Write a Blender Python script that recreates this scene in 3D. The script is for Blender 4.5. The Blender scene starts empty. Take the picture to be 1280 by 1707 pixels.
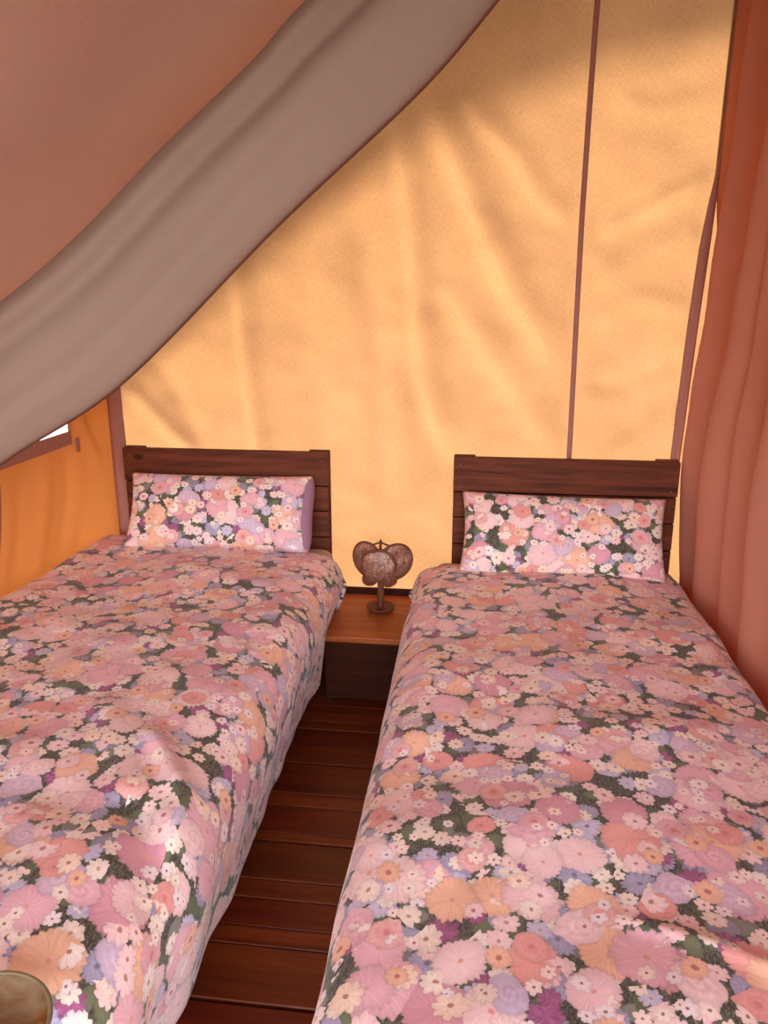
import bpy, math, random
import numpy as np
from mathutils import Vector, Matrix

scene = bpy.context.scene
col = scene.collection
random.seed(7)
R = math.radians

# ------------------------------------------------------------------ camera
cam_d = bpy.data.cameras.new('camera')
cam = bpy.data.objects.new('camera', cam_d)
col.objects.link(cam)
cam.location = (0, 0, 1.62)
cam.rotation_euler = (R(90 - 15.7), 0, R(7.0))
cam_d.sensor_fit = 'VERTICAL'
cam_d.sensor_height = 36.0
cam_d.lens = 36.0 * 1283.0 / 1707.0
cam_d.clip_start = 0.02
scene.camera = cam

# ------------------------------------------------------------------ sky, sun, exposure
world = bpy.data.worlds.new('world')
scene.world = world
world.use_nodes = True
wn = world.node_tree.nodes
wl = world.node_tree.links
wn.clear()
sky = wn.new('ShaderNodeTexSky')
sky.sky_type = 'NISHITA'
sky.sun_disc = False
sky.sun_elevation = R(42)
sky.sun_rotation = R(35)
sky.air_density = 1.0
sky.dust_density = 2.0
bg = wn.new('ShaderNodeBackground')
bg.inputs['Strength'].default_value = 1.2
wo = wn.new('ShaderNodeOutputWorld')
hs = wn.new('ShaderNodeHueSaturation')
hs.inputs['Saturation'].default_value = 0.42
wl.new(sky.outputs[0], hs.inputs['Color'])
wl.new(hs.outputs[0], bg.inputs['Color'])
wl.new(bg.outputs[0], wo.inputs['Surface'])

SUN_AZ, SUN_EL = R(-35), R(42)         # behind the back wall, to the right
sd = bpy.data.lights.new('sun', 'SUN')
sun = bpy.data.objects.new('sun', sd)
col.objects.link(sun)
sd.energy = 28.0
sd.angle = R(5)
sd.color = (1.0, 0.93, 0.80)
to_sun = Vector((-math.sin(SUN_AZ) * math.cos(SUN_EL), math.cos(SUN_AZ) * math.cos(SUN_EL), math.sin(SUN_EL)))
sun.rotation_euler = to_sun.to_track_quat('Z', 'Y').to_euler()
sun.location = to_sun * 12

vs = scene.view_settings
vs.view_transform = 'Standard'
vs.look = 'None'
vs.gamma = 1.0
vs.use_curve_mapping = False
vs.exposure = 1.25
scene.cycles.use_denoising = True
scene.cycles.max_bounces = 8
scene.cycles.diffuse_bounces = 5
scene.cycles.use_adaptive_sampling = True
scene.cycles.adaptive_threshold = 0.03
scene.cycles.transmission_bounces = 8
scene.cycles.sample_clamp_indirect = 6.0

# ------------------------------------------------------------------ helpers
def lin(c):
    out = []
    for v in c:
        v = v / 255.0
        out.append(v / 12.92 if v <= 0.04045 else ((v + 0.055) / 1.055) ** 2.4)
    return (out[0], out[1], out[2], 1.0)

def tag(o, label, cat, group=None, kind=None):
    o['label'] = label
    o['category'] = cat
    if group: o['group'] = group
    if kind: o['kind'] = kind
    return o

def mesh_obj(name, verts, faces, mat, parent=None, smooth=True, uv=None):
    me = bpy.data.meshes.new(name)
    me.from_pydata([tuple(map(float, v)) for v in verts], [], [tuple(map(int, f)) for f in faces])
    if uv is not None:
        lay = me.uv_layers.new(name='UVMap')
        idx = np.empty(len(me.loops), dtype=np.int32)
        me.loops.foreach_get('vertex_index', idx)
        lay.data.foreach_set('uv', np.asarray(uv, dtype=np.float32)[idx].ravel())
    if smooth:
        me.polygons.foreach_set('use_smooth', [True] * len(me.polygons))
    me.update()
    o = bpy.data.objects.new(name, me)
    col.objects.link(o)
    if mat is not None: me.materials.append(mat)
    if parent is not None: o.parent = parent
    return o

def empty(name, loc=(0, 0, 0)):
    o = bpy.data.objects.new(name, None)
    col.objects.link(o)
    o.location = loc
    o.empty_display_size = 0.1
    return o

def grid_faces(nu, nv, flip=False, close_u=False):
    f = []
    for i in range(nu if close_u else nu - 1):
        a = i * nv
        b = ((i + 1) % nu) * nv
        for j in range(nv - 1):
            q = (a + j, b + j, b + j + 1, a + j + 1)
            f.append(q[::-1] if flip else q)
    return f

def box_mesh(x0, x1, y0, y1, z0, z1):
    v = [(x0, y0, z0), (x1, y0, z0), (x1, y1, z0), (x0, y1, z0), (x0, y0, z1), (x1, y0, z1), (x1, y1, z1), (x0, y1, z1)]
    f = [(0, 3, 2, 1), (4, 5, 6, 7), (0, 1, 5, 4), (1, 2, 6, 5), (2, 3, 7, 6), (3, 0, 4, 7)]
    return v, f

def box(name, x0, x1, y0, y1, z0, z1, mat, parent=None, bevel=0.004, seg=2):
    cx, cy, cz = (x0 + x1) / 2, (y0 + y1) / 2, (z0 + z1) / 2
    v, f = box_mesh(x0 - cx, x1 - cx, y0 - cy, y1 - cy, z0 - cz, z1 - cz)
    o = mesh_obj(name, v, f, mat, parent, smooth=False)
    p = parent.location if parent is not None else Vector((0, 0, 0))
    if parent is not None and parent.parent is not None: p = p + parent.parent.location
    o.location = Vector((cx, cy, cz)) - p
    if bevel:
        b = o.modifiers.new('bevel', 'BEVEL')
        b.width = bevel
        b.segments = seg
    return o

def lathe(name, prof, mat, parent=None, n=32, loc=(0, 0, 0)):
    v, f = [], []
    for i in range(n):
        a = 2 * math.pi * i / n
        for r, z in prof:
            v.append((r * math.cos(a), r * math.sin(a), z))
    f = grid_faces(n, len(prof), close_u=True)
    o = mesh_obj(name, v, f, mat, parent)
    o.location = loc
    return o

def tube(name, pts, rad, mat, parent=None, n=10):
    pts = [Vector(p) for p in pts]
    rads = rad if isinstance(rad, (list, tuple)) else [rad] * len(pts)
    v = []
    for i, p in enumerate(pts):
        d = (pts[min(i + 1, len(pts) - 1)] - pts[max(i - 1, 0)]).normalized()
        a = d.orthogonal().normalized() if abs(d.y) > .98 else d.cross(Vector((0, 1, 0))).normalized()
        b = d.cross(a)
        for k in range(n):
            t = 2 * math.pi * k / n
            v.append(p + (a * math.cos(t) + b * math.sin(t)) * rads[i])
    f = []
    for i in range(len(pts) - 1):
        for k in range(n):
            f.append((i * n + k, i * n + (k + 1) % n, (i + 1) * n + (k + 1) % n, (i + 1) * n + k))
    f.append(tuple(range(n))[::-1])
    f.append(tuple(range((len(pts) - 1) * n, len(pts) * n)))
    return mesh_obj(name, v, f, mat, parent)

def seg_dist(px, pz, line):
    """distance of points to a polyline and signed side, plus position 0..1 along it"""
    best = np.full(px.shape, 1e9)
    side = np.zeros(px.shape)
    along = np.zeros(px.shape)
    L = [0.0]
    for (a, b) in zip(line[:-1], line[1:]): L.append(L[-1] + math.dist(a, b))
    for k, (a, b) in enumerate(zip(line[:-1], line[1:])):
        dx, dz = b[0] - a[0], b[1] - a[1]
        l2 = dx * dx + dz * dz
        t = np.clip(((px - a[0]) * dx + (pz - a[1]) * dz) / l2, 0, 1)
        qx, qz = px - (a[0] + t * dx), pz - (a[1] + t * dz)
        d = np.hypot(qx, qz)
        m = d < best
        best = np.where(m, d, best)
        side = np.where(m, np.sign(dx * qz - dz * qx), side)
        along = np.where(m, (L[k] + t * math.sqrt(l2)) / L[-1], along)
    return best, side, along

def fold(px, pz, line, amp, w, skew=0.0):
    d, s, al = seg_dist(px, pz, line)
    fade = np.clip(np.minimum(al, 1 - al) * 5, 0, 1)
    fade = fade * fade * (3 - 2 * fade)
    ws = w * (1 + skew * s)
    return amp * fade * np.exp(-(d / ws) ** 2)

_rs = np.random.RandomState(3)
def wavy(x, y, scale, amp, seed=0, n=14):
    rs = np.random.RandomState(seed)
    out = np.zeros_like(x)
    for _ in range(n):
        a = rs.uniform(0, 2 * math.pi)
        k = rs.uniform(0.5, 1.6) * 2 * math.pi / scale
        out += np.sin(k * (x * math.cos(a) + y * math.sin(a)) + rs.uniform(0, 6.28))
    return amp * out / math.sqrt(n)

def crom(pts, n):
    """Catmull-Rom through 2D/3D points, resampled evenly by length"""
    P = np.array(pts, float)
    P = np.vstack([2 * P[0] - P[1], P, 2 * P[-1] - P[-2]])
    out = []
    for i in range(1, len(P) - 2):
        for t in np.linspace(0, 1, 24, endpoint=False):
            p0, p1, p2, p3 = P[i - 1], P[i], P[i + 1], P[i + 2]
            out.append(.5 * ((2 * p1) + (-p0 + p2) * t + (2 * p0 - 5 * p1 + 4 * p2 - p3) * t * t + (-p0 + 3 * p1 - 3 * p2 + p3) * t ** 3))
    out.append(P[-2])
    out = np.array(out)
    d = np.concatenate([[0], np.cumsum(np.linalg.norm(np.diff(out, axis=0), axis=1))])
    s = np.linspace(0, d[-1], n)
    return np.stack([np.interp(s, d, out[:, k]) for k in range(out.shape[1])], 1), s

# ------------------------------------------------------------------ materials
class NT:
    def __init__(self, name):
        self.mat = bpy.data.materials.new(name)
        self.mat.use_nodes = True
        self.t = self.mat.node_tree
        self.t.nodes.clear()
        self.out = self.n('ShaderNodeOutputMaterial')
    def n(self, typ, **kw):
        nd = self.t.nodes.new(typ)
        for k, v in kw.items(): setattr(nd, k, v)
        return nd
    def l(self, a, b): self.t.links.new(a, b)
    def put(self, sock, v):
        if isinstance(v, bpy.types.NodeSocket): self.l(v, sock)
        else: sock.default_value = v
    def m(self, op, a, b=0.0, c=0.0, clamp=False):
        nd = self.n('ShaderNodeMath', operation=op, use_clamp=clamp)
        self.put(nd.inputs[0], a); self.put(nd.inputs[1], b)
        if op in ('MULTIPLY_ADD', 'SMOOTH_MIN', 'COMPARE'): self.put(nd.inputs[2], c)
        return nd.outputs[0]
    def v(self, op, a, b=(0, 0, 0)):
        nd = self.n('ShaderNodeVectorMath', operation=op)
        self.put(nd.inputs[0], a)
        if op == 'SCALE': self.put(nd.inputs['Scale'], b)
        elif op not in ('LENGTH', 'NORMALIZE'): self.put(nd.inputs[1], b)
        return nd.outputs['Value'] if op in ('LENGTH', 'DOT_PRODUCT', 'DISTANCE') else nd.outputs[0]
    def mix(self, fac, a, b, blend='MIX'):
        nd = self.n('ShaderNodeMix', data_type='RGBA', blend_type=blend)
        self.put(nd.inputs[0], fac); self.put(nd.inputs[6], a); self.put(nd.inputs[7], b)
        return nd.outputs[2]
    def ramp(self, fac, stops, interp='LINEAR'):
        nd = self.n('ShaderNodeValToRGB')
        r = nd.color_ramp
        r.interpolation = interp
        while len(r.elements) < len(stops): r.elements.new(0.5)
        for e, (p, c) in zip(r.elements, stops):
            e.position = p
            e.color = c
        self.l(fac, nd.inputs[0])
        return nd.outputs[0]
    def noise(self, vec, scale, detail=3.0, rough=.5, dim='3D', dist=0.0):
        nd = self.n('ShaderNodeTexNoise', noise_dimensions=dim)
        if vec is not None: self.l(vec, nd.inputs['Vector'])
        nd.inputs['Scale'].default_value = scale
        nd.inputs['Detail'].default_value = detail
        nd.inputs['Roughness'].default_value = rough
        nd.inputs['Distortion'].default_value = dist
        return nd.outputs['Fac']
    def step(self, edge_hi, edge_lo, x):
        """1 below edge_lo, 0 above edge_hi"""
        nd = self.n('ShaderNodeMapRange', interpolation_type='SMOOTHSTEP')
        self.put(nd.inputs['Value'], x)
        self.put(nd.inputs['From Min'], edge_lo); self.put(nd.inputs['From Max'], edge_hi)
        nd.inputs['To Min'].default_value = 1.0; nd.inputs['To Max'].default_value = 0.0
        return nd.outputs[0]
    def bump(self, h, strength=.3, dist=.002):
        b = self.n('ShaderNodeBump')
        b.inputs['Strength'].default_value = strength
        b.inputs['Distance'].default_value = dist
        self.l(h, b.inputs['Height'])
        return b.outputs[0]

def canvas_mat(name, refl, trans, tfac, weave=0.12, thread=0.0016):
    m = NT(name)
    co = m.n('ShaderNodeTexCoord').outputs['Object']
    sx = m.n('ShaderNodeSeparateXYZ'); m.l(co, sx.inputs[0])
    hor = m.m('ADD', sx.outputs[0], sx.outputs[1])
    # slubs of the weave: noise stretched along each thread direction
    def slub(a, b):
        c = m.n('ShaderNodeCombineXYZ'); m.l(m.m('MULTIPLY', hor, a), c.inputs[0]); m.l(m.m('MULTIPLY', sx.outputs[2], b), c.inputs[1])
        return m.noise(c.outputs[0], 1.0, 2.0, .6, '2D')
    s1 = slub(60, 420)
    s2 = slub(420, 60)
    big = m.noise(co, 5.0, 3.0, .55)
    w = m.m('ADD', m.m('MULTIPLY', m.m('ADD', s1, s2), .5), m.m('MULTIPLY', big, .35))
    val = m.m('MULTIPLY_ADD', m.m('SUBTRACT', w, .675), weave * 8, 1.0)
    h = m.m('ADD', s1, s2)
    nrm = m.bump(h, .25, .001)
    dif = m.n('ShaderNodeBsdfDiffuse'); trn = m.n('ShaderNodeBsdfTranslucent')
    vv = m.n('ShaderNodeCombineXYZ')
    for i in range(3): m.l(val, vv.inputs[i])
    m.l(m.mix(1.0, refl, vv.outputs[0], 'MULTIPLY'), dif.inputs[0])
    m.l(m.mix(1.0, trans, vv.outputs[0], 'MULTIPLY'), trn.inputs[0])
    m.l(nrm, dif.inputs['Normal'])
    mx = m.n('ShaderNodeMixShader')
    mx.inputs[0].default_value = tfac
    m.l(dif.outputs[0], mx.inputs[1]); m.l(trn.outputs[0], mx.inputs[2])
    m.l(mx.outputs[0], m.out.inputs[0])
    return m.mat

def wood_mat(name, dark, light, axis=0, rough=.5, scale=1.0, use_obj_color=False, knots=True, spec=.15):
    m = NT(name)
    tc = m.n('ShaderNodeTexCoord')
    oi = m.n('ShaderNodeObjectInfo')
    off = m.n('ShaderNodeCombineXYZ')
    m.l(m.m('MULTIPLY', oi.outputs['Random'], 37.0), off.inputs[0]); m.l(m.m('MULTIPLY', oi.outputs['Random'], 11.0), off.inputs[1])
    p = m.v('ADD', tc.outputs['Object'], off.outputs[0])
    st = [22.0 * scale] * 3
    st[axis] = 1.6 * scale
    p = m.v('MULTIPLY', p, tuple(st))
    g = m.noise(p, 1.0, 6.0, .62, dist=.6)
    fine = m.noise(m.v('MULTIPLY', p, (4.0, 4.0, 4.0)), 1.0, 3.0, .6)
    f = m.m('ADD', m.m('MULTIPLY', g, .8), m.m('MULTIPLY', fine, .25))
    c = m.ramp(f, [(.32, dark), (.52, tuple((a + b) / 2 for a, b in zip(dark, light))), (.72, light)])
    if knots:
        kn = m.n('ShaderNodeTexVoronoi')
        ks = [7.0] * 3
        ks[axis] = 4.0
        m.l(m.v('MULTIPLY', m.v('ADD', tc.outputs['Object'], off.outputs[0]), tuple(ks)), kn.inputs['Vector'])
        kn.inputs['Scale'].default_value = 1.0
        c = m.mix(m.m('MULTIPLY', m.step(.16, .05, kn.outputs['Distance']), .75), c, tuple(x * .35 for x in dark[:3]) + (1,))
    if use_obj_color:
        c = m.mix(1.0, c, oi.outputs['Color'], 'MULTIPLY')
    b = m.n('ShaderNodeBsdfPrincipled')
    m.l(c, b.inputs['Base Color'])
    m.l(m.m('MULTIPLY_ADD', fine, .25, rough - .1), b.inputs['Roughness'])
    b.inputs['Specular IOR Level'].default_value = spec
    m.l(m.bump(f, .25, .002), b.inputs['Normal'])
    m.l(b.outputs[0], m.out.inputs[0])
    return m.mat

def plain_cloth(name, c, rough=.9, bump=.15, sheen=.2, trans=None):
    m = NT(name)
    co = m.n('ShaderNodeTexCoord').outputs['Object']
    n1 = m.noise(co, 500.0, 2.0, .6)
    n2 = m.noise(co, 9.0, 3.0, .5)
    f = m.m('ADD', m.m('MULTIPLY', n1, .4), m.m('MULTIPLY', n2, .6))
    cc = m.ramp(f, [(.3, tuple(x * .86 for x in c[:3]) + (1,)), (.7, c)])
    b = m.n('ShaderNodeBsdfPrincipled')
    m.l(cc, b.inputs['Base Color'])
    b.inputs['Roughness'].default_value = rough
    b.inputs['Specular IOR Level'].default_value = .15
    m.l(m.bump(n1, bump, .001), b.inputs['Normal'])
    m.l(b.outputs[0], m.out.inputs[0])
    return m.mat

def floral_mat(name, shift=(0.0, 0.0), dim=.96):
    """photographic flower print: leaves, asters, dahlias, roses and daisies laid over dark grass"""
    m = NT(name)
    uvn = m.n('ShaderNodeUVMap'); uvn.uv_map = 'UVMap'
    uv = m.v('ADD', uvn.outputs[0], (shift[0], shift[1], 0))
    wob = m.n('ShaderNodeTexNoise', noise_dimensions='2D')
    m.l(uv, wob.inputs['Vector']); wob.inputs['Scale'].default_value = 70.0; wob.inputs['Detail'].default_value = 2.0
    uv = m.v('ADD', uv, m.v('SCALE', m.v('SUBTRACT', wob.outputs['Color'], (.5, .5, .5)), .006))
    big = m.noise(uv, 5.0, 1.0, .5, '2D')
    # grass ground
    gp = m.v('MULTIPLY', uv, (330, 90, 1))
    gr = m.noise(gp, 1.0, 3.0, .6, '2D', 1.6)
    base = m.ramp(gr, [(.40, lin((50, 42, 36))), (.54, lin((78, 70, 56))), (.68, lin((136, 126, 102)))])

    def layer(colr, cell, rad, petals, depth, dens, palette, centre=None, csize=.2, squash=None, seed=0.0,
              streak=.25, edge=.10, jitter=.75, rose=False, cluster=None, soft=.16, inner=None):
        s = 1.0 / cell
        p = m.v('ADD', m.v('SCALE', uv, s), (seed, seed * 1.7, 0))
        vo = m.n('ShaderNodeTexVoronoi', voronoi_dimensions='2D', feature='F1')
        m.l(p, vo.inputs['Vector'])
        vo.inputs['Scale'].default_value = 1.0
        vo.inputs['Randomness'].default_value = jitter
        rgb = m.n('ShaderNodeSeparateColor'); m.l(vo.outputs['Color'], rgb.inputs[0])
        r1, r2, r3 = rgb.outputs[0], rgb.outputs[1], rgb.outputs[2]
        off = m.v('SUBTRACT', p, vo.outputs['Position'])
        rot = m.n('ShaderNodeVectorRotate', rotation_type='Z_AXIS')
        m.l(off, rot.inputs['Vector']); m.l(m.m('MULTIPLY', r1, 6.283), rot.inputs['Angle'])
        off = rot.outputs[0]
        sq = squash if squash else 1.12
        off = m.v('MULTIPLY', off, (1.0, sq, 0.0))
        sx = m.n('ShaderNodeSeparateXYZ'); m.l(off, sx.inputs[0])
        ang = m.m('ARCTAN2', sx.outputs[1], sx.outputs[0])
        r = m.v('LENGTH', off)
        Rr = m.m('MULTIPLY', m.m('MULTIPLY_ADD', r2, .42, .74), rad * s)
        if petals:
            pc = m.m('ABSOLUTE', m.m('COSINE', m.m('MULTIPLY', ang, petals * .5)))
            pc = m.m('POWER', pc, .6)
            Rr = m.m('MULTIPLY', Rr, m.m('MULTIPLY_ADD', pc, depth, 1 - depth))
        ca = m.n('ShaderNodeCombineXYZ'); m.l(m.m('MULTIPLY', sx.outputs[0], 9.0 / (rad * s) * .1), ca.inputs[0]); m.l(m.m('MULTIPLY', sx.outputs[1], 9.0 / (rad * s) * .1), ca.inputs[1]); m.l(m.m('MULTIPLY', r1, 50.0), ca.inputs[2])
        Rr = m.m('MULTIPLY', Rr, m.m('MULTIPLY_ADD', m.noise(ca.outputs[0], 2.2, 2.0, .6), .5, .75))
        q = m.m('DIVIDE', r, Rr)
        mask = m.step(1.0 + edge * .5, 1.0 - edge * .5, q)
        d = m.m('LESS_THAN', r3, dens)
        if cluster is not None:
            lo, hi = cluster
            cm = m.n('ShaderNodeMapRange'); m.l(big, cm.inputs['Value'])
            cm.inputs['From Min'].default_value = lo; cm.inputs['From Max'].default_value = hi
            d = m.m('LESS_THAN', r3, m.m('MULTIPLY', cm.outputs[0], dens))
        mask = m.m('MULTIPLY', mask, d)
        c = m.ramp(m.m('FRACT', m.m('MULTIPLY', m.m('ADD', r1, r2), 5.37)), palette, 'CONSTANT')
        # petal streaks
        cmb = m.n('ShaderNodeCombineXYZ')
        m.l(m.m('MULTIPLY', ang, 2.2 + petals * .35), cmb.inputs[0]); m.l(m.m('MULTIPLY', q, 1.3), cmb.inputs[1]); m.l(m.m('MULTIPLY', r2, 40.0), cmb.inputs[2])
        st = m.noise(cmb.outputs[0], 1.0, 2.0, .6)
        val = m.m('MULTIPLY_ADD', m.m('SUBTRACT', st, .5), streak * 2.2, 1.0)
        # petals darken a little towards the outline in the print
        val = m.m('MULTIPLY', val, m.m('SUBTRACT', 1.04, m.m('MULTIPLY', m.m('POWER', q, 4.0), soft)))
        if rose:
            sp = m.m('SINE', m.m('MULTIPLY_ADD', q, 15.0, m.m('MULTIPLY', ang, 1.0)))
            val = m.m('MULTIPLY', val, m.m('MULTIPLY_ADD', m.m('MULTIPLY', sp, m.step(1.0, .2, q)), .10, .97))
        vv = m.n('ShaderNodeCombineXYZ')
        for i in range(3): m.l(val, vv.inputs[i])
        c = m.mix(1.0, c, vv.outputs[0], 'MULTIPLY')
        if inner: c = m.mix(m.m('MULTIPLY', m.step(.85, .15, q), .7), c, inner)
        if centre: c = m.mix(m.step(csize * 1.25, csize * .7, q), c, centre)
        # thin dark outline where a flower lies on others
        sh = m.m('MULTIPLY', m.m('MULTIPLY', m.step(1.20, .98, q), d), .22)
        colr = m.mix(sh, colr, lin((70, 58, 52)))
        return m.mix(mask, colr, c)

    PK = lin((222, 164, 168)); PK2 = lin((208, 142, 150)); PCH = lin((228, 170, 140)); CRM = lin((230, 202, 184))
    BLSH = lin((232, 190, 184)); LAV = lin((160, 146, 166)); LAV2 = lin((190, 174, 190)); MAG = lin((156, 84, 120)); GRY = lin((142, 130, 142))
    GR1 = lin((104, 104, 74)); GR2 = lin((90, 92, 64)); GR3 = lin((126, 118, 104)); SAL = lin((224, 150, 138))
    c = base
    c = layer(c, .085, .040, 0, 0, .75, [(0, GR1), (.35, GR2), (.7, GR3)], squash=1.9, seed=3.3, streak=.2)
    c = layer(c, .070, .030, 2, .1, .55, [(0, GR2), (.5, GR1), (.8, GR3)], squash=1.7, seed=9.1, streak=.2)
    c = layer(c, .075, .034, 18, .20, .62, [(0, LAV), (.3, GRY), (.55, LAV2), (.8, LAV)], lin((120, 108, 130)), .16, seed=14.7, streak=.5)
    c = layer(c, .080, .030, 9, .35, .32, [(0, MAG), (.6, lin((150, 80, 112)))], None, seed=21.9, streak=.9)
    c = layer(c, .055, .025, 8, .30, .80, [(0, CRM), (.3, BLSH), (.6, lin((228, 206, 190))), (.8, LAV2)], lin((188, 140, 122)), .18, seed=41.3, streak=.25, jitter=.9)
    c = layer(c, .130, .060, 26, .10, .80, [(0, PK), (.25, PCH), (.42, BLSH), (.62, SAL), (.74, PK2), (.88, BLSH)], lin((222, 150, 132)), .10, seed=5.6, streak=.22)
    c = layer(c, .160, .056, 20, .12, .50, [(0, BLSH), (.3, PK), (.6, PCH), (.8, lin((226, 178, 176)))], lin((216, 150, 130)), .10, seed=101.3, streak=.25)
    c = layer(c, .115, .043, 0, 0, .50, [(0, lin((200, 172, 188))), (.25, PK), (.5, lin((208, 172, 184))), (.75, BLSH)], None, seed=31.2, streak=.2, rose=True, squash=1.3)
    c = layer(c, .105, .034, 5, .06, .40, [(0, SAL), (.35, lin((228, 168, 158))), (.7, PK)], lin((206, 122, 116)), .20, seed=57.7, streak=.2, rose=True, inner=lin((214, 138, 132)))
    c = layer(c, .060, .030, 9, .30, .62, [(0, CRM), (.35, lin((236, 200, 176))), (.6, BLSH), (.85, lin((236, 212, 200)))], lin((176, 122, 104)), .19, seed=67.4, streak=.3, jitter=.9, cluster=(.42, .62))
    c = layer(c, .040, .017, 6, .40, .55, [(0, CRM), (.4, lin((236, 202, 188))), (.75, lin((228, 204, 200)))], lin((150, 104, 96)), .20, seed=77.9, streak=.2, jitter=.95, cluster=(.60, .40))
    c = layer(c, .150, .026, 10, .22, .55, [(0, BLSH), (.5, PCH)], lin((178, 110, 100)), .26, seed=88.8, streak=.3)
    fib = m.noise(uv, 900.0, 2.0, .6, '2D')
    b = m.n('ShaderNodeBsdfPrincipled')
    vv = m.m('MULTIPLY', m.m('MULTIPLY_ADD', fib, .16, .92), dim)
    v3 = m.n('ShaderNodeCombineXYZ')
    for i in range(3): m.l(vv, v3.inputs[i])
    m.l(m.mix(1.0, c, v3.outputs[0], 'MULTIPLY'), b.inputs['Base Color'])
    b.inputs['Roughness'].default_value = .62
    b.inputs['Specular IOR Level'].default_value = .3
    b.inputs['Sheen Weight'].default_value = .15
    m.l(m.bump(fib, .12, .0008), b.inputs['Normal'])
    m.l(b.outputs[0], m.out.inputs[0])
    return m.mat

def simple(name, c, rough=.5, spec=.4, metal=0.0):
    m = NT(name)
    co = m.n('ShaderNodeTexCoord').outputs['Object']
    f = m.noise(co, 40.0, 3.0, .5)
    cc = m.ramp(f, [(.3, tuple(x * .8 for x in c[:3]) + (1,)), (.7, c)])
    b = m.n('ShaderNodeBsdfPrincipled')
    m.l(cc, b.inputs['Base Color'])
    b.inputs['Roughness'].default_value = rough
    b.inputs['Specular IOR Level'].default_value = spec
    b.inputs['Metallic'].default_value = metal
    m.l(b.outputs[0], m.out.inputs[0])
    return m.mat

M = {}
def sc(c, k): return (c[0] * k, c[1] * k, c[2] * k, 1.0)
M['back'] = canvas_mat('sunlit_canvas', sc(lin((200, 132, 98)), .60), sc(lin((250, 188, 128)), .077), .5)
M['left'] = canvas_mat('side_canvas', lin((196, 128, 82)), sc(lin((244, 136, 60)), .20), .5, weave=.05)
M['hem'] = canvas_mat('hem_canvas', lin((170, 118, 104)), sc(lin((150, 80, 50)), .5), .12, weave=.04)
M['roof'] = canvas_mat('roof_canvas', lin((236, 204, 190)), lin((240, 200, 182)), .40, weave=.03)
M['drape'] = canvas_mat('drape_canvas', lin((152, 126, 111)), lin((190, 120, 80)), .12, weave=.03)
M['curtain'] = canvas_mat('curtain_cloth', lin((212, 152, 128)), sc(lin((220, 120, 88)), .9), .38, weave=.03)
M['fly'] = canvas_mat('fly_canvas', lin((190, 170, 140)), lin((200, 176, 148)), .06, weave=.05)
M['head'] = wood_mat('headboard_wood', lin((46, 16, 8)), lin((120, 58, 34)), 0, .6)
M['plank'] = wood_mat('floor_wood', lin((78, 34, 18)), lin((136, 72, 40)), 0, .34, use_obj_color=True, knots=False, spec=.3)
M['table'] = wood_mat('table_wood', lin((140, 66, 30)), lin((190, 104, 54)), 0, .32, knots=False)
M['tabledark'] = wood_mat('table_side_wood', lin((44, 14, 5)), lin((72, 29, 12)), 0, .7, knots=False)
M['rail'] = wood_mat('rail_wood', lin((60, 30, 18)), lin((110, 62, 40)), 1, .55)
M['floral'] = floral_mat('floral_print')
M['floral2'] = floral_mat('floral_print_second', (3.1, 1.7))
M['sheet'] = plain_cloth('sheet_cloth', lin((186, 160, 142)))
M['mauve'] = plain_cloth('pillow_lining', lin((150, 108, 124)))
M['carve'] = wood_mat('lamp_wood', lin((70, 34, 22)), lin((132, 76, 52)), 2, .5, scale=2.0, knots=False)
M['screw'] = simple('screw_metal', lin((110, 84, 72)), .5, .4, .5)
M['ground'] = simple('dry_ground', lin((74, 64, 44)), .95, .1)

# ------------------------------------------------------------------ structure
XL, XR, YB = -1.65, 0.90, 3.27          # left wall, partition, back wall
EAVE, RIDGE = 1.42, 3.55
YF = -0.35                               # open front of the tent
def roof_z(x): return EAVE + (RIDGE - EAVE) * (np.minimum(x, 2 * XR - x) - XL) / (XR - XL)

g = mesh_obj('ground', [(-30, -30, -.32), (30, -30, -.32), (30, 30, -.32), (-30, 30, -.32)], [(0, 1, 2, 3)], M['ground'])
tag(g, 'dry brown ground outside the tent', 'ground', kind='structure')

pv, pf = box_mesh(-14, -4, 5.5, 18, -.33, -.30)  # pale slab added far outside so the window view shows white
pth = mesh_obj('bright_slab', pv, pf, simple('pale_slab', lin((225, 224, 220)), .95, .1), smooth=False)
tag(pth, 'pale slab outside, added to brighten the view through the small window', 'bright slab', kind='structure')

# floor: a dark deck with boards laid across
fv, ff = box_mesh(XL - .1, 3.5, YF, YB + .1, -.30, -.031)
floor = mesh_obj('floor', fv, ff, M['tabledark'], smooth=False)
tag(floor, 'dark reddish-brown boarded floor between the two beds', 'floor', kind='structure')
edges = [3.36, 3.19, 3.06, 2.93, 2.78, 2.66, 2.60, 2.485, 2.375, 2.198, 2.133, 1.999, 1.962, 1.797, 1.726, 1.627, 1.565, 1.40,
         1.29, 1.22, 1.08, .93, .86, .72, .58, .51, .37, .22, .15, 0.0, -.15, -.22, -.35]
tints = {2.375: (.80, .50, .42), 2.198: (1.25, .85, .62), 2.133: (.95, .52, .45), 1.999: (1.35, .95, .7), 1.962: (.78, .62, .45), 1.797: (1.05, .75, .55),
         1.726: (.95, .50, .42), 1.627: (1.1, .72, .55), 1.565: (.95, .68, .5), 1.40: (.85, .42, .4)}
for a, b in zip(edges[:-1], edges[1:]):
    strong = a in (2.375, 1.962, 1.40)
    gap = .009 if strong else .0025
    o = box('plank', XL - .08, 3.45, b, a - gap, -.03, random.uniform(-.0025, 0), M['plank'], floor, .0025, 1)
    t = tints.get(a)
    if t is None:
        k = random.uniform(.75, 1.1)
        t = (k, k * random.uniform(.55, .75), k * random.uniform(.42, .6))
    o.color = (*t, 1)

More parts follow.
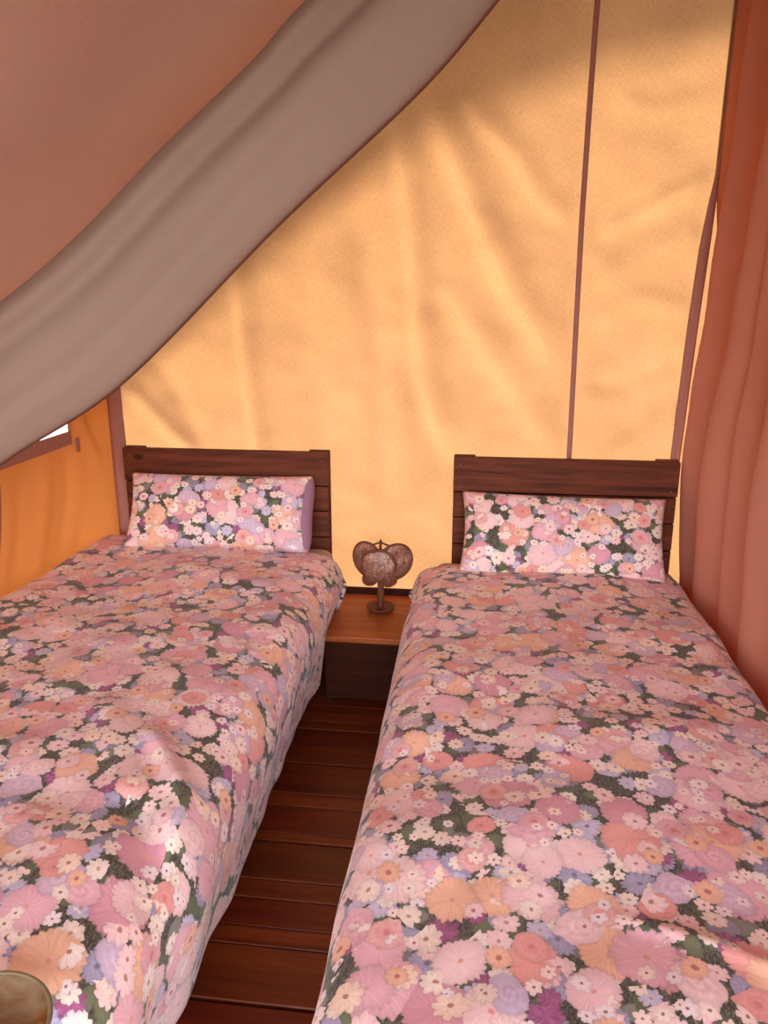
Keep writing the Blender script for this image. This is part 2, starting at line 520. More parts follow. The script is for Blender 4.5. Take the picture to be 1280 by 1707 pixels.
# back wall: sunlit canvas with its slack folds
def back_folds(x, z):
    d = wavy(x, z, .55, .006, 1) + wavy(x, z, .16, .0012, 2)
    d += fold(x, z, [(-1.05, 2.2), (-1.02, 1.72), (-1.0, 1.35), (-.96, .95), (-.95, .5)], -.022, .045, .35)
    d += fold(x, z, [(-.55, 2.1), (-.50, 1.84), (-.44, 1.56), (-.41, 1.1), (-.40, .5)], .016, .07)
    d += fold(x, z, [(-.36, 2.4), (-.33, 2.17), (-.28, 1.84), (-.25, 1.46), (-.21, 1.21), (-.1, .9)], -.026, .055, .3)
    d += fold(x, z, [(-.25, 2.45), (-.18, 2.27), (-.04, 1.95), (.11, 1.65), (.34, 1.33)], -.030, .065, .3)
    d += fold(x, z, [(-.1, 2.4), (-.03, 2.27), (.11, 2.14), (.21, 1.99), (.37, 1.87)], -.018, .05, .3)
    d += fold(x, z, [(-.2, 1.75), (0, 1.45), (.2, 1.18), (.37, .95)], -.020, .07, .2)
    d += fold(x, z, [(-.33, 1.5), (-.22, 1.1), (-.05, .8)], .014, .08)
    d += fold(x, z, [(.9, 2.08), (.62, 1.94), (.42, 1.84)], -.014, .035)
    d += fold(x, z, [(.88, 2.36), (.66, 2.28), (.44, 2.34)], -.010, .04)
    d += fold(x, z, [(.88, 1.86), (.66, 1.80), (.42, 1.66)], -.014, .06)
    d += fold(x, z, [(.86, 1.55), (.62, 1.62), (.42, 1.48)], -.012, .05)
    d += fold(x, z, [(.86, 1.22), (.66, 1.04), (.45, .9)], -.016, .05)
    d += fold(x, z, [(.84, 1.4), (.6, 1.28), (.42, 1.26)], .012, .05)
    d += fold(x, z, [(-1.58, 1.26), (-1.5, 1.19), (-1.35, 1.03), (-1.2, .9)], -.018, .04)
    d += fold(x, z, [(-1.5, 1.45), (-1.35, 1.25), (-1.2, .95)], .014, .05)
    d += fold(x, z, [(-.75, 1.9), (-.72, 1.5), (-.70, .9)], .008, .09)
    return d
nx, nz = 260, 240
X, S = np.meshgrid(np.linspace(XL, .868, nx), np.linspace(0, 1, nz), indexing='ij')
Z = S * (roof_z(X) + .0)
D = back_folds(X, Z) * .85
edge = np.clip((X - XL) / .08, 0, 1) * np.clip((.868 - X) / .08, 0, 1)
seamk = 1 - .6 * np.exp(-((X - .38) / .04) ** 2)
Yw = YB + D * edge * seamk
Xe = np.interp(Z, [0, .9, 1.5, 1.8, 2.05, 2.7, 4], [.828, .832, .850, .862, .868, .868, .868])
X = np.minimum(X, Xe)
wall_back = mesh_obj('wall_back', np.stack([X, Yw, Z], -1).reshape(-1, 3), grid_faces(nx, nz), M['back'])
tag(wall_back, 'glowing orange-yellow canvas back wall lit by the sun from outside', 'tent wall', kind='structure')
# seam: a double-folded strip
zs = np.linspace(.02, float(roof_z(np.array(.38))) - .02, 60)
v = []
for z in zs:
    xc = .382 + .006 * math.sin(z * 2.3)
    yy = YB + float(back_folds(np.array([xc]), np.array([z]))[0]) * .4
    for dx, dy in ((-.0105, -.002), (-.0095, -.006), (.0095, -.006), (.0105, -.002)): v.append((xc + dx, yy + dy, z))
mesh_obj('seam', v, grid_faces(len(zs), 4), M['hem'], wall_back)
# back wall of the neighbouring half of the tent
nv = [(.826, YB + .004, 0), (3.45, YB + .004, 0), (3.45, YB + .004, float(roof_z(np.array(3.45)))), (.9, YB + .004, RIDGE), (.860, YB + .004, RIDGE - .02), (.860, YB + .004, 1.72), (.855, YB + .004, 1.5), (.839, YB + .004, .9), (.836, YB + .004, .6), (.826, YB + .004, .5)]
wb2 = mesh_obj('wall_back_far', nv, [tuple(range(10))], M['back'], smooth=False)
tag(wb2, 'canvas end wall beyond the salmon curtain', 'tent wall', kind='structure')

# wooden rail at the foot of the back wall
o = box('baseboard_back', XL, .86, YB - .03, YB - .008, 0, .338, M['tabledark'], None, .003)
tag(o, 'dark wooden rail along the foot of the glowing back wall', 'baseboard', kind='structure')

# corner strips of doubled canvas
def strip(name, zl, x0f, x1f, y, label, thick=.006):
    v = []
    for z in zl:
        a, b = x0f(z), x1f(z)
        for x, dy in ((a, .004), (a, -thick), (a + (b - a) * .35, -thick - .004), (a + (b - a) * .7, -thick), (b, -thick), (b, .004)):
            v.append((x, y + dy, z))
    o = mesh_obj(name, v, grid_faces(len(zl), 6), M['hem'], smooth=True)
    tag(o, label, 'canvas strip', kind='structure')
    return o
strip('trim_1', np.linspace(0, 1.44, 30), lambda z: XL + .006, lambda z: -1.572 + .006 * math.sin(z * 4), YB - .006, 'mauve-brown canvas strip in the left corner beside the headboard')
zk = [0, .9, 1.5, 1.8, 1.95, 2.05, 2.12, 2.7]
xk = [.792, .797, .812, .826, .842, .856, .866, .866]
def trim_r(z): return float(np.interp(z, [0, .9, 1.5, 1.8, 2.05, 2.7], [.830, .834, .852, .864, .872, .874]))
strip('trim_2', np.linspace(0, 2.7, 60), lambda z: float(np.interp(z, zk, xk)), trim_r, YB - .008, 'brown canvas strip narrowing upward between glowing wall and salmon curtain')

# left wall with its window opening
WY0, WY1, WZ0, WZ1 = 1.95, 2.915, 1.09, 1.36
ny, nz = 150, 90
Y, S = np.meshgrid(np.linspace(YF, YB, ny), np.linspace(0, 1, nz), indexing='ij')
ysn = Y[:, 0].copy()
for w in (WY0, WY1): ysn[np.argmin(abs(ysn - w))] = w
zsn = np.linspace(0, EAVE, nz)
for w in (WZ0, WZ1): zsn[np.argmin(abs(zsn - w))] = w
Y, Z = np.meshgrid(ysn, zsn, indexing='ij')
def left_bulge(Y, Z):
    b = -.10 * np.exp(-((Z - .35) / .42) ** 2) * np.clip((3.24 - Y) / .22, 0, 1)
    b += wavy(Y, Z * .25, .34, .007, 5) + wavy(Y, Z, .8, .005, 6)
    b += fold(Y, Z, [(2.98, 1.3), (3.02, 1.1), (3.12, .95), (3.2, .9)], .018, .035)
    b += fold(Y, Z, [(2.9, 1.05), (2.93, .8), (2.9, .55)], -.012, .04)
    b += fold(Y, Z, [(2.72, 1.05), (2.75, .8), (2.72, .5)], .010, .05)
    b += fold(Y, Z, [(2.55, 1.05), (2.57, .8), (2.55, .5)], -.012, .05)
    return b * np.clip((YB - Y) / .06, 0, 1)
hole = np.clip(np.maximum(np.maximum(WY0 - Y, Y - WY1), np.maximum(WZ0 - Z, Z - WZ1)) / .08, 0, 1)
BX = XL + left_bulge(Y, Z) * np.clip((EAVE - Z) / .1, 0, 1) * hole
faces = []
for i in range(ny - 1):
    for j in range(nz - 1):
        cy, cz = (ysn[i] + ysn[i + 1]) / 2, (zsn[j] + zsn[j + 1]) / 2
        if WY0 < cy < WY1 and WZ0 < cz < WZ1: continue
        faces.append((i * nz + j, (i + 1) * nz + j, (i + 1) * nz + j + 1, i * nz + j + 1))
wall_left = mesh_obj('wall_left', np.stack([BX, Y, Z], -1).reshape(-1, 3), faces, M['left'])
tag(wall_left, 'deep orange canvas side wall along the left bed', 'tent wall', kind='structure')
# vertical seam on the side wall
v = []
zz = np.linspace(.05, 1.04, 30)
for z in zz:
    yc = 2.43
    xx = XL + float(left_bulge(np.array([yc]), np.array([z]))[0])
    for dx, dy in ((.001, -.007), (.006, -.006), (.006, .006), (.001, .007)): v.append((xx + dx, yc + dy, z))
mesh_obj('seam', v, grid_faces(len(zz), 4, True), M['hem'], wall_left)
# window: hemmed frame around the opening, clear pane
win = empty('window_1', (XL, (WY0 + WY1) / 2, WZ0))
tag(win, 'small bright window in the orange side wall, mostly behind the drape', 'window', kind='structure')
hw = .055
cyw = (WY0 + WY1) / 2
def flat(name, y0, y1, z0, z1, mat, parent, t=.006, x=.002):
    o = box(name, XL + x, XL + x + t, y0, y1, z0, z1, mat, parent, .002, 1)
    return o
flat('hem', WY0 - hw, WY1 + .012, WZ0 - hw, WZ0, M['hem'], win)
flat('hem', WY0 - hw, WY1 + .012, WZ1, WZ1 + .03, M['hem'], win)
flat('hem', WY1, WY1 + .012, WZ0, WZ1, M['hem'], win)
flat('hem', WY0 - hw, WY0, WZ0, WZ1, M['hem'], win)
mp = NT('clear_plastic')
tr = mp.n('ShaderNodeBsdfTransparent'); gl = mp.n('ShaderNodeBsdfGlossy'); mxs = mp.n('ShaderNodeMixShader')
tr.inputs[0].default_value = (.93, .95, .96, 1); gl.inputs['Roughness'].default_value = .08; mxs.inputs[0].default_value = .06
mp.l(tr.outputs[0], mxs.inputs[1]); mp.l(gl.outputs[0], mxs.inputs[2]); mp.l(mxs.outputs[0], mp.out.inputs[0])
flat('pane', WY0, WY1, WZ0, WZ1, mp.mat, win, .002, -.001)
flat('fastening_tab', 2.955, 2.985, .995, 1.055, M['hem'], win, .005, .004)

# roof lining and the outer fly over it
nx, ny = 90, 110
Xr, Yr = np.meshgrid(np.concatenate([np.linspace(XL, XR, 60), np.linspace(XR, 2 * XR - XL, 31)[1:]]), np.linspace(YF, YB + .02, ny), indexing='ij')  # slope right of the ridge is unseen, added to keep sky off the curtain
sag = -.05 * np.sin(np.pi * np.clip((np.minimum(Xr, 2 * XR - Xr) - XL) / (XR - XL), 0, 1)) * np.sin(np.pi * (Yr - YF) / (YB - YF))
Zr = roof_z(Xr) + .004 + sag + wavy(Xr, Yr, .9, .008, 9) * np.clip((YB - Yr) / .3, 0, 1)
ceiling = mesh_obj('ceiling', np.stack([Xr, Yr, Zr], -1).reshape(-1, 3), grid_faces(nx, ny, True), M['roof'])
tag(ceiling, 'pinkish-brown canvas roof slope above the left bed', 'tent roof', kind='structure')

# fly: overhang behind the back wall grows towards the ridge, shaped to throw the wall shadow
fx = np.linspace(-2.15, 3.95, 62)
v = []
FR, FS = 3.76, .83
for x in fx:
    zf = FR - FS * abs(x - XR)
    ov = float(np.interp(x, [-2.15, -1.8, -1.4, -1.0, -.6, -.2, .2, .5, .7, .9, 1.1, 1.4, 1.8, 2.4, 3.0, 3.95], [.12, .38, .68, .93, .91, .93, 1.00, 1.07, 1.18, 1.30, 1.02, .72, .48, .34, .28, .12]))
    for y in (YF - 1.35, 0.0, 1.5, YB, YB + ov * .5, YB + ov): v.append((x, y, zf - .03 * max(0, y - YB)))  # unseen front porch lengthened to cut daylight on the bed feet
fly = mesh_obj('roof_fly', v, grid_faces(len(fx), 6), M['fly'], smooth=False)
sm = fly.modifiers.new('thick', 'SOLIDIFY'); sm.thickness = .006
tag(fly, 'outer canvas fly stretched over the tent roof', 'tent roof', kind='structure')

# right outer wall of the neighbouring half, unseen, added to block sky light
wr = mesh_obj('wall_right', [(3.45, YF, 0), (3.45, YB, 0), (3.45, YB, 1.42), (3.45, YF, 1.42)], [(0, 1, 2, 3)], M['left'], smooth=False)
tag(wr, 'unseen canvas side wall beyond the salmon curtain, added to block sky light', 'tent wall', kind='structure')

# ------------------------------------------------------------------ salmon curtain on the right
pl = [  # pleat edge: y at z=2.0, y at z=.95, depth, width
    (3.075, 3.20, .062, .060), (2.70, 2.885, .070, .085), (2.565, 2.66, .030, .05), (2.33, 2.40, .060, .08), (2.12, 2.15, .04, .07),
    (1.9, 1.92, .05, .07), (1.62, 1.62, .05, .08), (1.3, 1.32, .05, .08), (.95, .97, .05, .08), (.6, .6, .05, .08)]
ny, nz = 420, 70
Y, Z = np.meshgrid(np.linspace(.35, 3.258, ny), np.linspace(.03, 3.40, nz), indexing='ij')
DX = np.zeros_like(Y)
for ya, yb, dp, w in pl:
    yc = yb + (ya - yb) * (Z - .95) / 1.05
    yc = np.minimum(yc, 3.215) + .006 * np.sin(Z * 3 + ya * 9)
    q = Y - yc
    amp = dp * np.clip((Z - .15) / .9, .35, 1)
    ww = np.where(q > 0, w * .42, w * 1.6)
    DX -= amp * np.exp(-(q / ww) ** 2)
DX += wavy(Y, Z, .5, .004, 12)
Xc = .905 + DX
Xc += -.02 * np.exp(-((Z - .9) / .5) ** 2)
att = np.clip((Y - 3.17) / .07, 0, 1) * np.clip((Z - 1.72) / .25, 0, 1)
Xc = Xc * (1 - att) + .872 * att
curt = mesh_obj('curtain', np.stack([Xc, Y, Z], -1).reshape(-1, 3), grid_faces(ny, nz), M['curtain'])
sm = curt.modifiers.new('thick', 'SOLIDIFY'); sm.thickness = .003; sm.offset = -1
tag(curt, 'salmon-red canvas curtain hanging in long folds beside the right bed', 'curtain')

# ------------------------------------------------------------------ the gathered drape under the roof
# lower and upper edge of the swag, hung across the room from the left eave up to the ridge
low = [(-1.60, 1.84, .92), (-1.28, 1.90, 1.175), (-.935, 1.945, 1.392), (-.515, 2.0, 1.782), (-.165, 2.05, 2.088), (.014, 2.09, 2.285), (.30, 2.14, 2.62), (.50, 2.16, 2.90)]
upp = [(-1.53, 1.90, 1.42), (-1.22, 1.92, 1.612), (-1.02, 1.95, 1.766), (-.81, 2.0, 1.965), (-.58, 2.06, 2.17), (-.47, 2.10, 2.29), (-.20, 2.15, 2.52), (.30, 2.17, 2.90)]
nt = 150
LO, _ = crom(low, nt)
UP, _ = crom(upp, nt)
ns = 56
verts = []
for i in range(nt):
    t = i / (nt - 1)
    a, b = LO[i], UP[i]
    ax = (LO[min(i + 1, nt - 1)] + UP[min(i + 1, nt - 1)] - LO[max(i - 1, 0)] - UP[max(i - 1, 0)])
    ax /= np.linalg.norm(ax)
    wd = b - a
    n = np.cross(ax, wd)
    n /= np.linalg.norm(n)
    if n[1] > 0: n = -n
    for k in range(ns):
        s = k / (ns - 1)
        bulge = .085 * (math.sin(math.pi * min(max(s, 0), 1)) ** .55)
        f1 = .006 * math.sin(2 * math.pi * (s * 2.1 + .35 + .10 * math.sin(t * 5))) * math.sin(math.pi * s) ** .5
        f2 = .010 * math.exp(-((s - (.87 - .08 * t)) / .09) ** 2) - .022 * math.exp(-((s - (.72 - .08 * t)) / .095) ** 2)
        f3 = .010 * math.exp(-((s - (.18 + .05 * math.sin(t * 4))) / .07) ** 2) * max(0, 1 - t * 1.3) - .014 * math.exp(-((s - .30) / .08) ** 2) * max(0, 1 - t * 1.1)
        f4 = .006 * math.sin(9 * t + 7 * s)
        verts.append(a + wd * s + n * (bulge + f1 + f2 + f3 + f4 * math.sin(math.pi * s)))
    # rear of the roll
    for k in range(1, 11):
        s = 1 - k / 11
        verts.append(a + wd * s - n * (.035 * math.sin(math.pi * s)))
nr = ns + 10
faces = []
for i in range(nt - 1):
    for k in range(nr):
        k2 = (k + 1) % nr
        faces.append((i * nr + k, (i + 1) * nr + k, (i + 1) * nr + k2, i * nr + k2))
faces.append(tuple(range(nr)))
faces.append(tuple(range((nt - 1) * nr, nt * nr))[::-1])
drape = mesh_obj('canvas_drape', verts, faces, M['drape'])
tag(drape, 'grey-beige canvas drape gathered diagonally below the roof slope', 'drape')

# ------------------------------------------------------------------ beds
def headboard_bed(x0, x1, ztop, zrail, label, y_foot):
    bed = empty('single_bed', ((x0 + x1) / 2, YB - .1, 0))
    tag(bed, label, 'bed', 'pair of wooden single beds')
    hb = box('headboard', x0, x1, 3.205, 3.232, .12, ztop - .008, M['tabledark'], bed, .003)
    # boards fixed to the front, one above another
    zt = ztop
    hs = (.150, .112, .118, .13)
    for k, h in enumerate(hs):
        b = box('plank', x0 + (.0 if k == 0 else .003), x1 - (.0 if k == 0 else .003), 3.178 + .001 * (k % 2), 3.206, zt - h, zt - .004, M['head'], None, .0035, 2)
        w = b.location.copy(); b.parent = hb
        b.location = w - bed.location - hb.location
        zt -= h
    for x in (x0 + .045, x1 - .045):
        box('post', x - .045, x + .045, 3.206, 3.236, 0, ztop - .001, M['head'], bed, .003)
    for x, z in ((x0 + .03, ztop - .035), (x1 - .028, ztop - .04), (x0 + .03, ztop - .125), (x1 - .028, ztop - .128), (x0 + .03, ztop - .2), (x1 - .028, ztop - .2)):
        s = lathe('screw', [(0, .0015), (.003, .0012), (.0045, .0), (.0045, -.004)], M['screw'], bed, 12)
        s.rotation_euler = (R(90), 0, 0)
        s.location = Vector((x, 3.1775, z)) - bed.location
    for x in (x0 + .02, x1 - .05):
        box('side_rail', x, x + .03, y_foot + .06, 3.205, zrail - .15, zrail, M['rail'], bed, .004)
    for i in range(9):
        y = y_foot + .2 + i * (2.85 - y_foot) / 8.5
        box('slat', x0 + .05, x1 - .05, y, y + .07, zrail - .03, zrail - .008, M['rail'], bed, .002, 1)
    box('footboard', x0, x1, y_foot + .03, y_foot + .06, .10, zrail, M['rail'], bed, .004)
    for x in (x0 + .02, x1 - .08):
        box('leg', x, x + .06, y_foot + .06, y_foot + .12, 0, zrail - .02, M['rail'], bed, .004)
    return bed
LX0, LX1, RX0, RX1 = -1.555, -.632, -.095, .822
LTOP, RTOP = .556, .516
headboard_bed(LX0, LX1, .977, .30, 'wooden single bed with dark plain headboard against the left corner', .80)
headboard_bed(RX0, RX1, .972, .27, 'wooden single bed with knotty headboard beside the salmon curtain', .80)

def mattress(x0, x1, z0, z1, y0, label):
    n = 10
    o = box('mattress', x0, x1, y0, 3.168, z0, z1, M['sheet'], None, .05, 5)
    o.modifiers['bevel'].limit_method = 'NONE'
    for p in o.data.polygons: p.use_smooth = True
    tag(o, label, 'mattress', 'mattresses')
mattress(-1.60, -.605, .302, LTOP, .87, 'beige-sheeted mattress on the left bed, bare corner showing by pillow')
mattress(-.165, .83, .272, RTOP, .87, 'beige-sheeted mattress on the right bed, bare corner showing by curtain')

def duvet(name, section, y_head, y_foot, mat, label, seed, creases, uvoff, head_left=0.0, head_fn=None):
    prof, s = crom(section, 130)
    n = len(prof)
    # path along the length: (y, drop factor k)
    path = [(y_head + .004, -.045), (y_head + .012, -.03), (y_head + .008, -.012), (y_head - .01, -.002), (y_head - .04, 0)]
    ys = np.linspace(y_head - .06, y_foot + .16, 200)
    path += [(y, 0) for y in ys]
    foot = [(y_foot + .12, .03), (y_foot + .07, .10), (y_foot + .03, .22), (y_foot + .01, .38), (y_foot, .6), (y_foot - .005, .85)]
    V, U = [], []
    PY = np.array([p[0] for p in path] + [f[0] for f in foot])
    PD = np.array([p[1] for p in path] + [0] * len(foot))
    PK = np.array([0] * len(path) + [f[1] for f in foot])
    XX = np.repeat(prof[:, 0][:, None], len(PY), 1)
    ZZ = np.repeat(prof[:, 1][:, None], len(PY), 1)
    YY = np.repeat(PY[None, :], n, 0)
    SS = np.repeat(s[:, None], len(PY), 1)
    ztop = prof[:, 1].max()
    side = np.clip((ztop - .05 - ZZ) / .12, 0, 1)          # 1 on the hanging sides
    top = 1 - side
    lowside = np.clip((ztop - .12 - ZZ) / .25, 0, 1)
    left = XX < XX.mean()
    # displacement
    dz = top * (wavy(XX, YY, .50, .0065, seed) + wavy(XX, YY, .17, .0020, seed + 1) + .010 * np.sin(np.clip((XX - prof[:, 0].min()) / np.ptp(prof[:, 0]), 0, 1) * np.pi))
    for line, amp, w in creases: dz = dz + fold(XX, YY, line, amp, w) * (.35 + .65 * top)
    dxs = side * (wavy(YY, ZZ * .3, .42, .009, seed + 2) + lowside * wavy(YY, ZZ * .1, .24, .005, seed + 3))
    headfade = np.clip((y_head - YY) / .08, 0, 1)
    ZZ = ZZ + dz + PD[None, :]
    ZZ = ZZ + side * lowside * wavy(YY, ZZ * 0, .8, .007, seed + 4)
    ZZ = np.where(PK[None, :] > 0, .06 + (ZZ - .06) * (1 - PK[None, :]), ZZ)
    lift = np.clip((YY - 2.62) / .14, 0, 1) * (lowside > 0)
    lift = lift * lift * (3 - 2 * lift)
    ZL = .328 + (ZZ - prof[:, 1].min()) * (ztop - .12 - .328) / (ztop - .12 - prof[:, 1].min())
    ZZ = ZZ * (1 - lift) + np.maximum(ZZ, ZL) * lift
    XX = XX + np.where(left, -dxs, dxs)
    if head_fn is not None: YY = YY + head_fn(XX) * np.clip((YY - y_head + .5) / .5, 0, 1)
    # arc length down the bed for the print
    dl = np.concatenate([[0], np.cumsum(np.hypot(np.diff(PY), np.diff(PD + ztop * -PK)))])
    UV = np.stack([SS + uvoff[0], np.repeat(dl[None, :], n, 0) * -1 + uvoff[1]], -1).reshape(-1, 2)
    o = mesh_obj(name, np.stack([XX, YY, ZZ], -1).reshape(-1, 3), grid_faces(n, len(PY), True), mat, None, True, UV)
    sm = o.modifiers.new('thick', 'SOLIDIFY'); sm.thickness = .012; sm.offset = -1
    tag(o, label, 'duvet', 'floral duvets')
    return o

zt = LTOP + .028
secL = [(-1.655, zt - .20), (-1.675, zt - .08), (-1.66, zt - .012), (-1.59, zt + .004), (-1.3, zt - .002), (-1.1, zt + .006), (-.85, zt), (-.70, zt - .004),
        (-.605, zt - .028), (-.556, zt - .085), (-.543, zt - .17), (-.558, zt - .29), (-.575, zt - .40)]
duvet('duvet', secL, 3.04, .76, M['floral'], 'pink floral duvet spread over the left bed, creased along the aisle edge', 21,
      [([(-.80, 1.62), (-.70, 1.50), (-.60, 1.38), (-.57, 1.2)], .030, .030), ([(-.98, 1.78), (-.80, 1.48), (-.68, 1.30)], .012, .05), ([(-1.5, 2.3), (-1.2, 2.1), (-.9, 2.0)], .008, .06),
       ([(-.72, 2.6), (-.62, 2.3), (-.58, 2.0)], .010, .04), ([(-.75, 1.36), (-.63, 1.25), (-.56, 1.05)], -.020, .03), ([(-1.2, 2.75), (-.9, 2.62), (-.65, 2.55)], .007, .05)],
      (.3, .2), head_fn=lambda x: np.clip((-1.25 - x) / .3, 0, 1) * .10)
zt = RTOP + .028
secR = [(-.205, zt - .40), (-.235, zt - .29), (-.252, zt - .17), (-.240, zt - .085), (-.195, zt - .028), (-.10, zt - .004), (.1, zt), (.35, zt + .006), (.6, zt),
        (.74, zt - .002), (.81, zt - .025), (.845, zt - .08), (.85, zt - .18)]
duvet('duvet', secR, 3.04, .76, M['floral2'], 'pink floral duvet spread smoothly over the right bed', 33,
      [([(.25, 1.18), (.45, 1.10), (.7, 1.02)], .009, .018), ([(.05, 1.9), (.35, 1.8), (.7, 1.85)], .006, .06), ([(-.2, 2.4), (-.1, 2.0), (-.15, 1.6)], .008, .05),
       ([(.3, 2.6), (.5, 2.4), (.8, 2.3)], .006, .06)], (1.9, .55))

# ------------------------------------------------------------------ pillows
def pillow(cx, cy, cz, w, h, t, lean, rz, mat, label, seed, uvoff, roll=0.0, flap=None):
    nu, nv = 56, 34
    root = empty('pillow', (cx, cy, cz))
    rot = Matrix.Rotation(R(rz), 4, 'Z') @ Matrix.Rotation(R(roll), 4, 'Y') @ Matrix.Rotation(R(lean), 4, 'X')
    root.rotation_euler = rot.to_euler()
    u = np.linspace(-1, 1, nu); v = np.linspace(-1, 1, nv)
    Ug, Vg = np.meshgrid(u, v, indexing='ij')
    pin_u = 1 - .045 * (1 - np.abs(Vg) ** 2.0) * np.abs(Ug) ** 3
    pin_v = 1 - .05 * (1 - np.abs(Ug) ** 2.2) * np.abs(Vg) ** 3
    PX = Ug * w / 2 * pin_u
    PY = Vg * h / 2 * pin_v
    th = ((1 - np.abs(Ug) ** 3.2) * (1 - np.abs(Vg) ** 2.6)) ** .55
    wr = wavy(Ug * .4, Vg * .2, .16, .004, seed) * (1 - np.abs(Ug) ** 6) * (1 - np.abs(Vg) ** 6)
    crn = 0
    for su in (-1, 1):
        for sv in (-1, 1):
            d = np.hypot((Ug - su) * w / 2, (Vg - sv) * h / 2)
            crn = crn + .006 * np.sin(d * 110) * np.exp(-d / .06) * th
    front = t / 2 * th + wr + crn
    back = -t / 2 * th * .85
    Vt = np.concatenate([np.stack([PX, PY, front], -1).reshape(-1, 3), np.stack([PX, PY, back], -1).reshape(-1, 3)])
    f = grid_faces(nu, nv) + [tuple(i + nu * nv for i in q) for q in grid_faces(nu, nv, True)]
    uvp = np.stack([PX + uvoff[0], PY * 1.15 + uvoff[1]], -1).reshape(-1, 2)
    UV = np.concatenate([uvp, uvp + .7])
    o = mesh_obj('pillowcase', Vt, f, mat, root, True, UV)
    bpym = o.modifiers.new('weld', 'WELD'); bpym.merge_threshold = .0008
    if flap:
        # open end of the case: plain lining puffing out beyond the print
        n = 24
        vv, ff = [], []
        for i in range(n):
            s = -1 + 2 * i / (n - 1)
            ww = (1 - abs(s) ** 4)
            for k in range(9):
                a = math.pi * k / 8 - math.pi / 2
                vv.append((w / 2 * (1 - .045 * (1 - s * s)) - .012 + (flap * ww + .012) * math.cos(a), s * h / 2 * .97, (.004 + t * .27 * ww ** .8) * math.sin(a) - .01))
        mesh_obj('case_opening', vv, grid_faces(n, 9, True), M['mauve'], root)
    tag(root, label, 'pillow', 'floral pillows')
    return root
pillow(-1.09, 3.055, .731, .80, .335, .15, 62, 1.5, M['floral2'], 'floral pillow with mauve open end leaning on the left headboard', 3, (.6, 5.2), flap=.026)
pillow(.352, 3.035, .682, .82, .352, .15, 60, -1.0, M['floral'], 'floral pillow leaning on the knotty right headboard', 8, (4.3, 2.9), roll=0.5)

# ------------------------------------------------------------------ low table between the headboards
tb = empty('low_table', (-.388, 3.0, 0))
tag(tb, 'low orange-brown wooden bedside table between the two beds', 'table')
box('tabletop', -.598, -.178, 2.772, 3.236, .288, .313, M['table'], tb, .004)
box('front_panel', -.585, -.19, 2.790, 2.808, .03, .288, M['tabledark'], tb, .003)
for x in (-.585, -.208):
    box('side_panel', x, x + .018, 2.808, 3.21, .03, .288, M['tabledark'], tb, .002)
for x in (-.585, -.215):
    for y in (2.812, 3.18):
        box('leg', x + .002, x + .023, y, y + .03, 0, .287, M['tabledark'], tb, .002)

# ------------------------------------------------------------------ carved lamp
lm = NT('shell_panel')
co = lm.n('ShaderNodeTexCoord').outputs['Object']
vo = lm.n('ShaderNodeTexVoronoi'); vo.feature = 'DISTANCE_TO_EDGE'
lm.l(co, vo.inputs['Vector']); vo.inputs['Scale'].default_value = 62.0
nz_ = lm.noise(co, 30.0, 3.0, .6)
e = lm.m('MULTIPLY', lm.step(.10, .03, vo.outputs['Distance']), .8)
cc = lm.mix(e, lm.ramp(nz_, [(.35, lin((150, 96, 78))), (.6, lin((196, 142, 118))), (.72, lin((222, 184, 160)))]), lin((104, 62, 54)))
pb = lm.n('ShaderNodeBsdfPrincipled'); lm.l(cc, pb.inputs['Base Color']); pb.inputs['Roughness'].default_value = .35
lm.l(lm.bump(vo.outputs['Distance'], .5, .004), pb.inputs['Normal'])
trn = lm.n('ShaderNodeBsdfTranslucent'); lm.l(cc, trn.inputs[0])
mxs = lm.n('ShaderNodeMixShader'); mxs.inputs[0].default_value = .25
lm.l(pb.outputs[0], mxs.inputs[1]); lm.l(trn.outputs[0], mxs.inputs[2]); lm.l(mxs.outputs[0], lm.out.inputs[0])
SHELL = lm.mat

LPX, LPY, LPZ = -.390, 3.06, .313
lamp = empty('table_lamp', (LPX, LPY, LPZ))
tag(lamp, 'small carved brown table lamp with petal-shaped shade on the low table', 'lamp')
lathe('base', [(0, .0), (.030, .0), (.046, .003), (.058, .012), (.062, .021), (.058, .022), (.045, .013), (.022, .010), (.012, .016), (0, .016)], M['carve'], lamp, 40)
lathe('stem', [(.010, .014), (.014, .020), (.015, .030), (.011, .040), (.016, .058), (.0165, .070), (.0145, .085), (.016, .095), (.0135, .105), (.013, .175), (.009, .18), (0, .18)], M['carve'], lamp, 24)
def petal(name, rx, rz_, centre, yaw, bulge, mat, tilt=0.0, cut=None, rim=.005):
    n, rg = 40, 9
    v, f = [(0, -bulge, 0)], []
    def outl(a):
        k = 1.0 + (.05 * math.cos(3 * a) if cut is None else cut(a))
        return rx * k * math.cos(a), rz_ * k * math.sin(a)
    for j in range(1, rg + 1):
        q = j / rg
        for i in range(n):
            x, z = outl(2 * math.pi * i / n)
            v.append((x * q, -bulge * (1 - q ** 2), z * q))
    for i in range(n): f.append((0, 1 + i, 1 + (i + 1) % n))
    for j in range(rg - 1):
        for i in range(n):
            f.append((1 + j * n + i, 1 + (j + 1) * n + i, 1 + (j + 1) * n + (i + 1) % n, 1 + j * n + (i + 1) % n))
    o = mesh_obj(name, v, f, mat, lamp)
    sm = o.modifiers.new('thick', 'SOLIDIFY'); sm.thickness = .004
    o.location = centre
    o.rotation_euler = (R(tilt), 0, R(yaw))
    pts = [(outl(2 * math.pi * i / n)[0], 0, outl(2 * math.pi * i / n)[1]) for i in range(n + 1)]
    tube('rim', pts, rim, M['carve'], o, 8)
    return o
petal('shade_petal', .078, .078, (-.056, .006, .226), -32, .022, SHELL, cut=lambda a: .03 * math.cos(2 * a + .6))
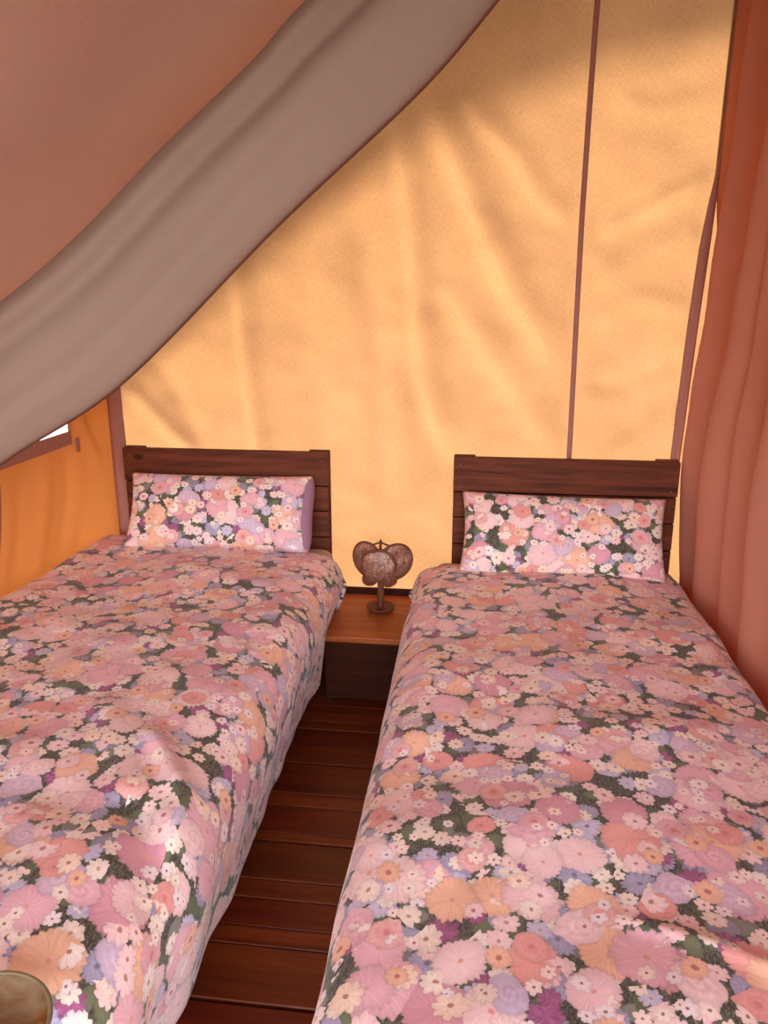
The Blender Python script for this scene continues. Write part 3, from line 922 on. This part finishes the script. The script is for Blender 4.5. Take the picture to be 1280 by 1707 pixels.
petal('shade_petal', .080, .080, (.060, .006, .220), 32, .022, SHELL, cut=lambda a: .03 * math.cos(2 * a - .6))
petal('shade_petal', .056, .052, (.0, .046, .205), 180, .02, SHELL)
petal('shade_petal', .070, .074, (-.004, -.042, .218), 0, .020, SHELL, 4, cut=lambda a: -.10 * max(0, math.sin(a)) ** 6 + .03 * math.cos(5 * a))
petal('shade_lobe', .030, .024, (-.044, -.040, .152), -12, .008, M['carve'], rim=.004)
petal('shade_lobe', .030, .024, (.040, -.040, .150), 12, .008, M['carve'], rim=.004)
tube('crossbar', [(-.048, 0, .292), (-.025, 0, .298), (0, 0, .308), (.022, 0, .298), (.046, 0, .290)], .0042, M['carve'], lamp)
tube('crossbar', [(0, -.04, .288), (0, -.02, .300), (0, 0, .308), (0, .03, .292)], .0042, M['carve'], lamp)
tube('shade_stalk', [(0, 0, .17), (.002, 0, .23), (0, 0, .306)], [.008, .006, .004], M['carve'], lamp)
lathe('finial', [(0, .322), (.004, .318), (.005, .312), (.009, .307), (.006, .300), (0, .298)], M['carve'], lamp, 16)
lathe('bulb', [(0, .245), (.014, .24), (.021, .222), (.017, .202), (.011, .188), (.011, .176), (0, .176)], simple('frosted_bulb', lin((232, 214, 190)), .3), lamp, 20)

# ------------------------------------------------------------------ marbled dish at the foot of the left bed
dm = NT('marbled_glaze')
co = dm.n('ShaderNodeTexCoord').outputs['Object']
n1 = dm.noise(co, 14.0, 4.0, .55, dist=1.8)
cc = dm.ramp(n1, [(.38, lin((84, 46, 14))), (.47, lin((104, 66, 30))), (.56, lin((112, 84, 58))), (.7, lin((122, 98, 74)))])
pb = dm.n('ShaderNodeBsdfPrincipled'); dm.l(cc, pb.inputs['Base Color']); pb.inputs['Roughness'].default_value = .28
pb.inputs['Coat Weight'].default_value = .3
dm.l(pb.outputs[0], dm.out.inputs[0])
dish = empty('dish', (-.674, .765, LTOP + .036))
dish.scale = (1, 1, .6)
tag(dish, 'round cream and amber marbled dish on the foot of the left bed', 'dish')
lathe('bowl', [(0, .008), (.040, .0), (.070, .012), (.092, .036), (.100, .052), (.099, .056), (.095, .054), (.082, .036), (.062, .018), (.045, .014), (0, .016)], dm.mat, dish, 56)
lathe('rim', [(.096, .052), (.1005, .050), (.1035, .054), (.1015, .059), (.097, .058), (.096, .052)], simple('glazed_rim', lin((128, 108, 80)), .3), dish, 56)
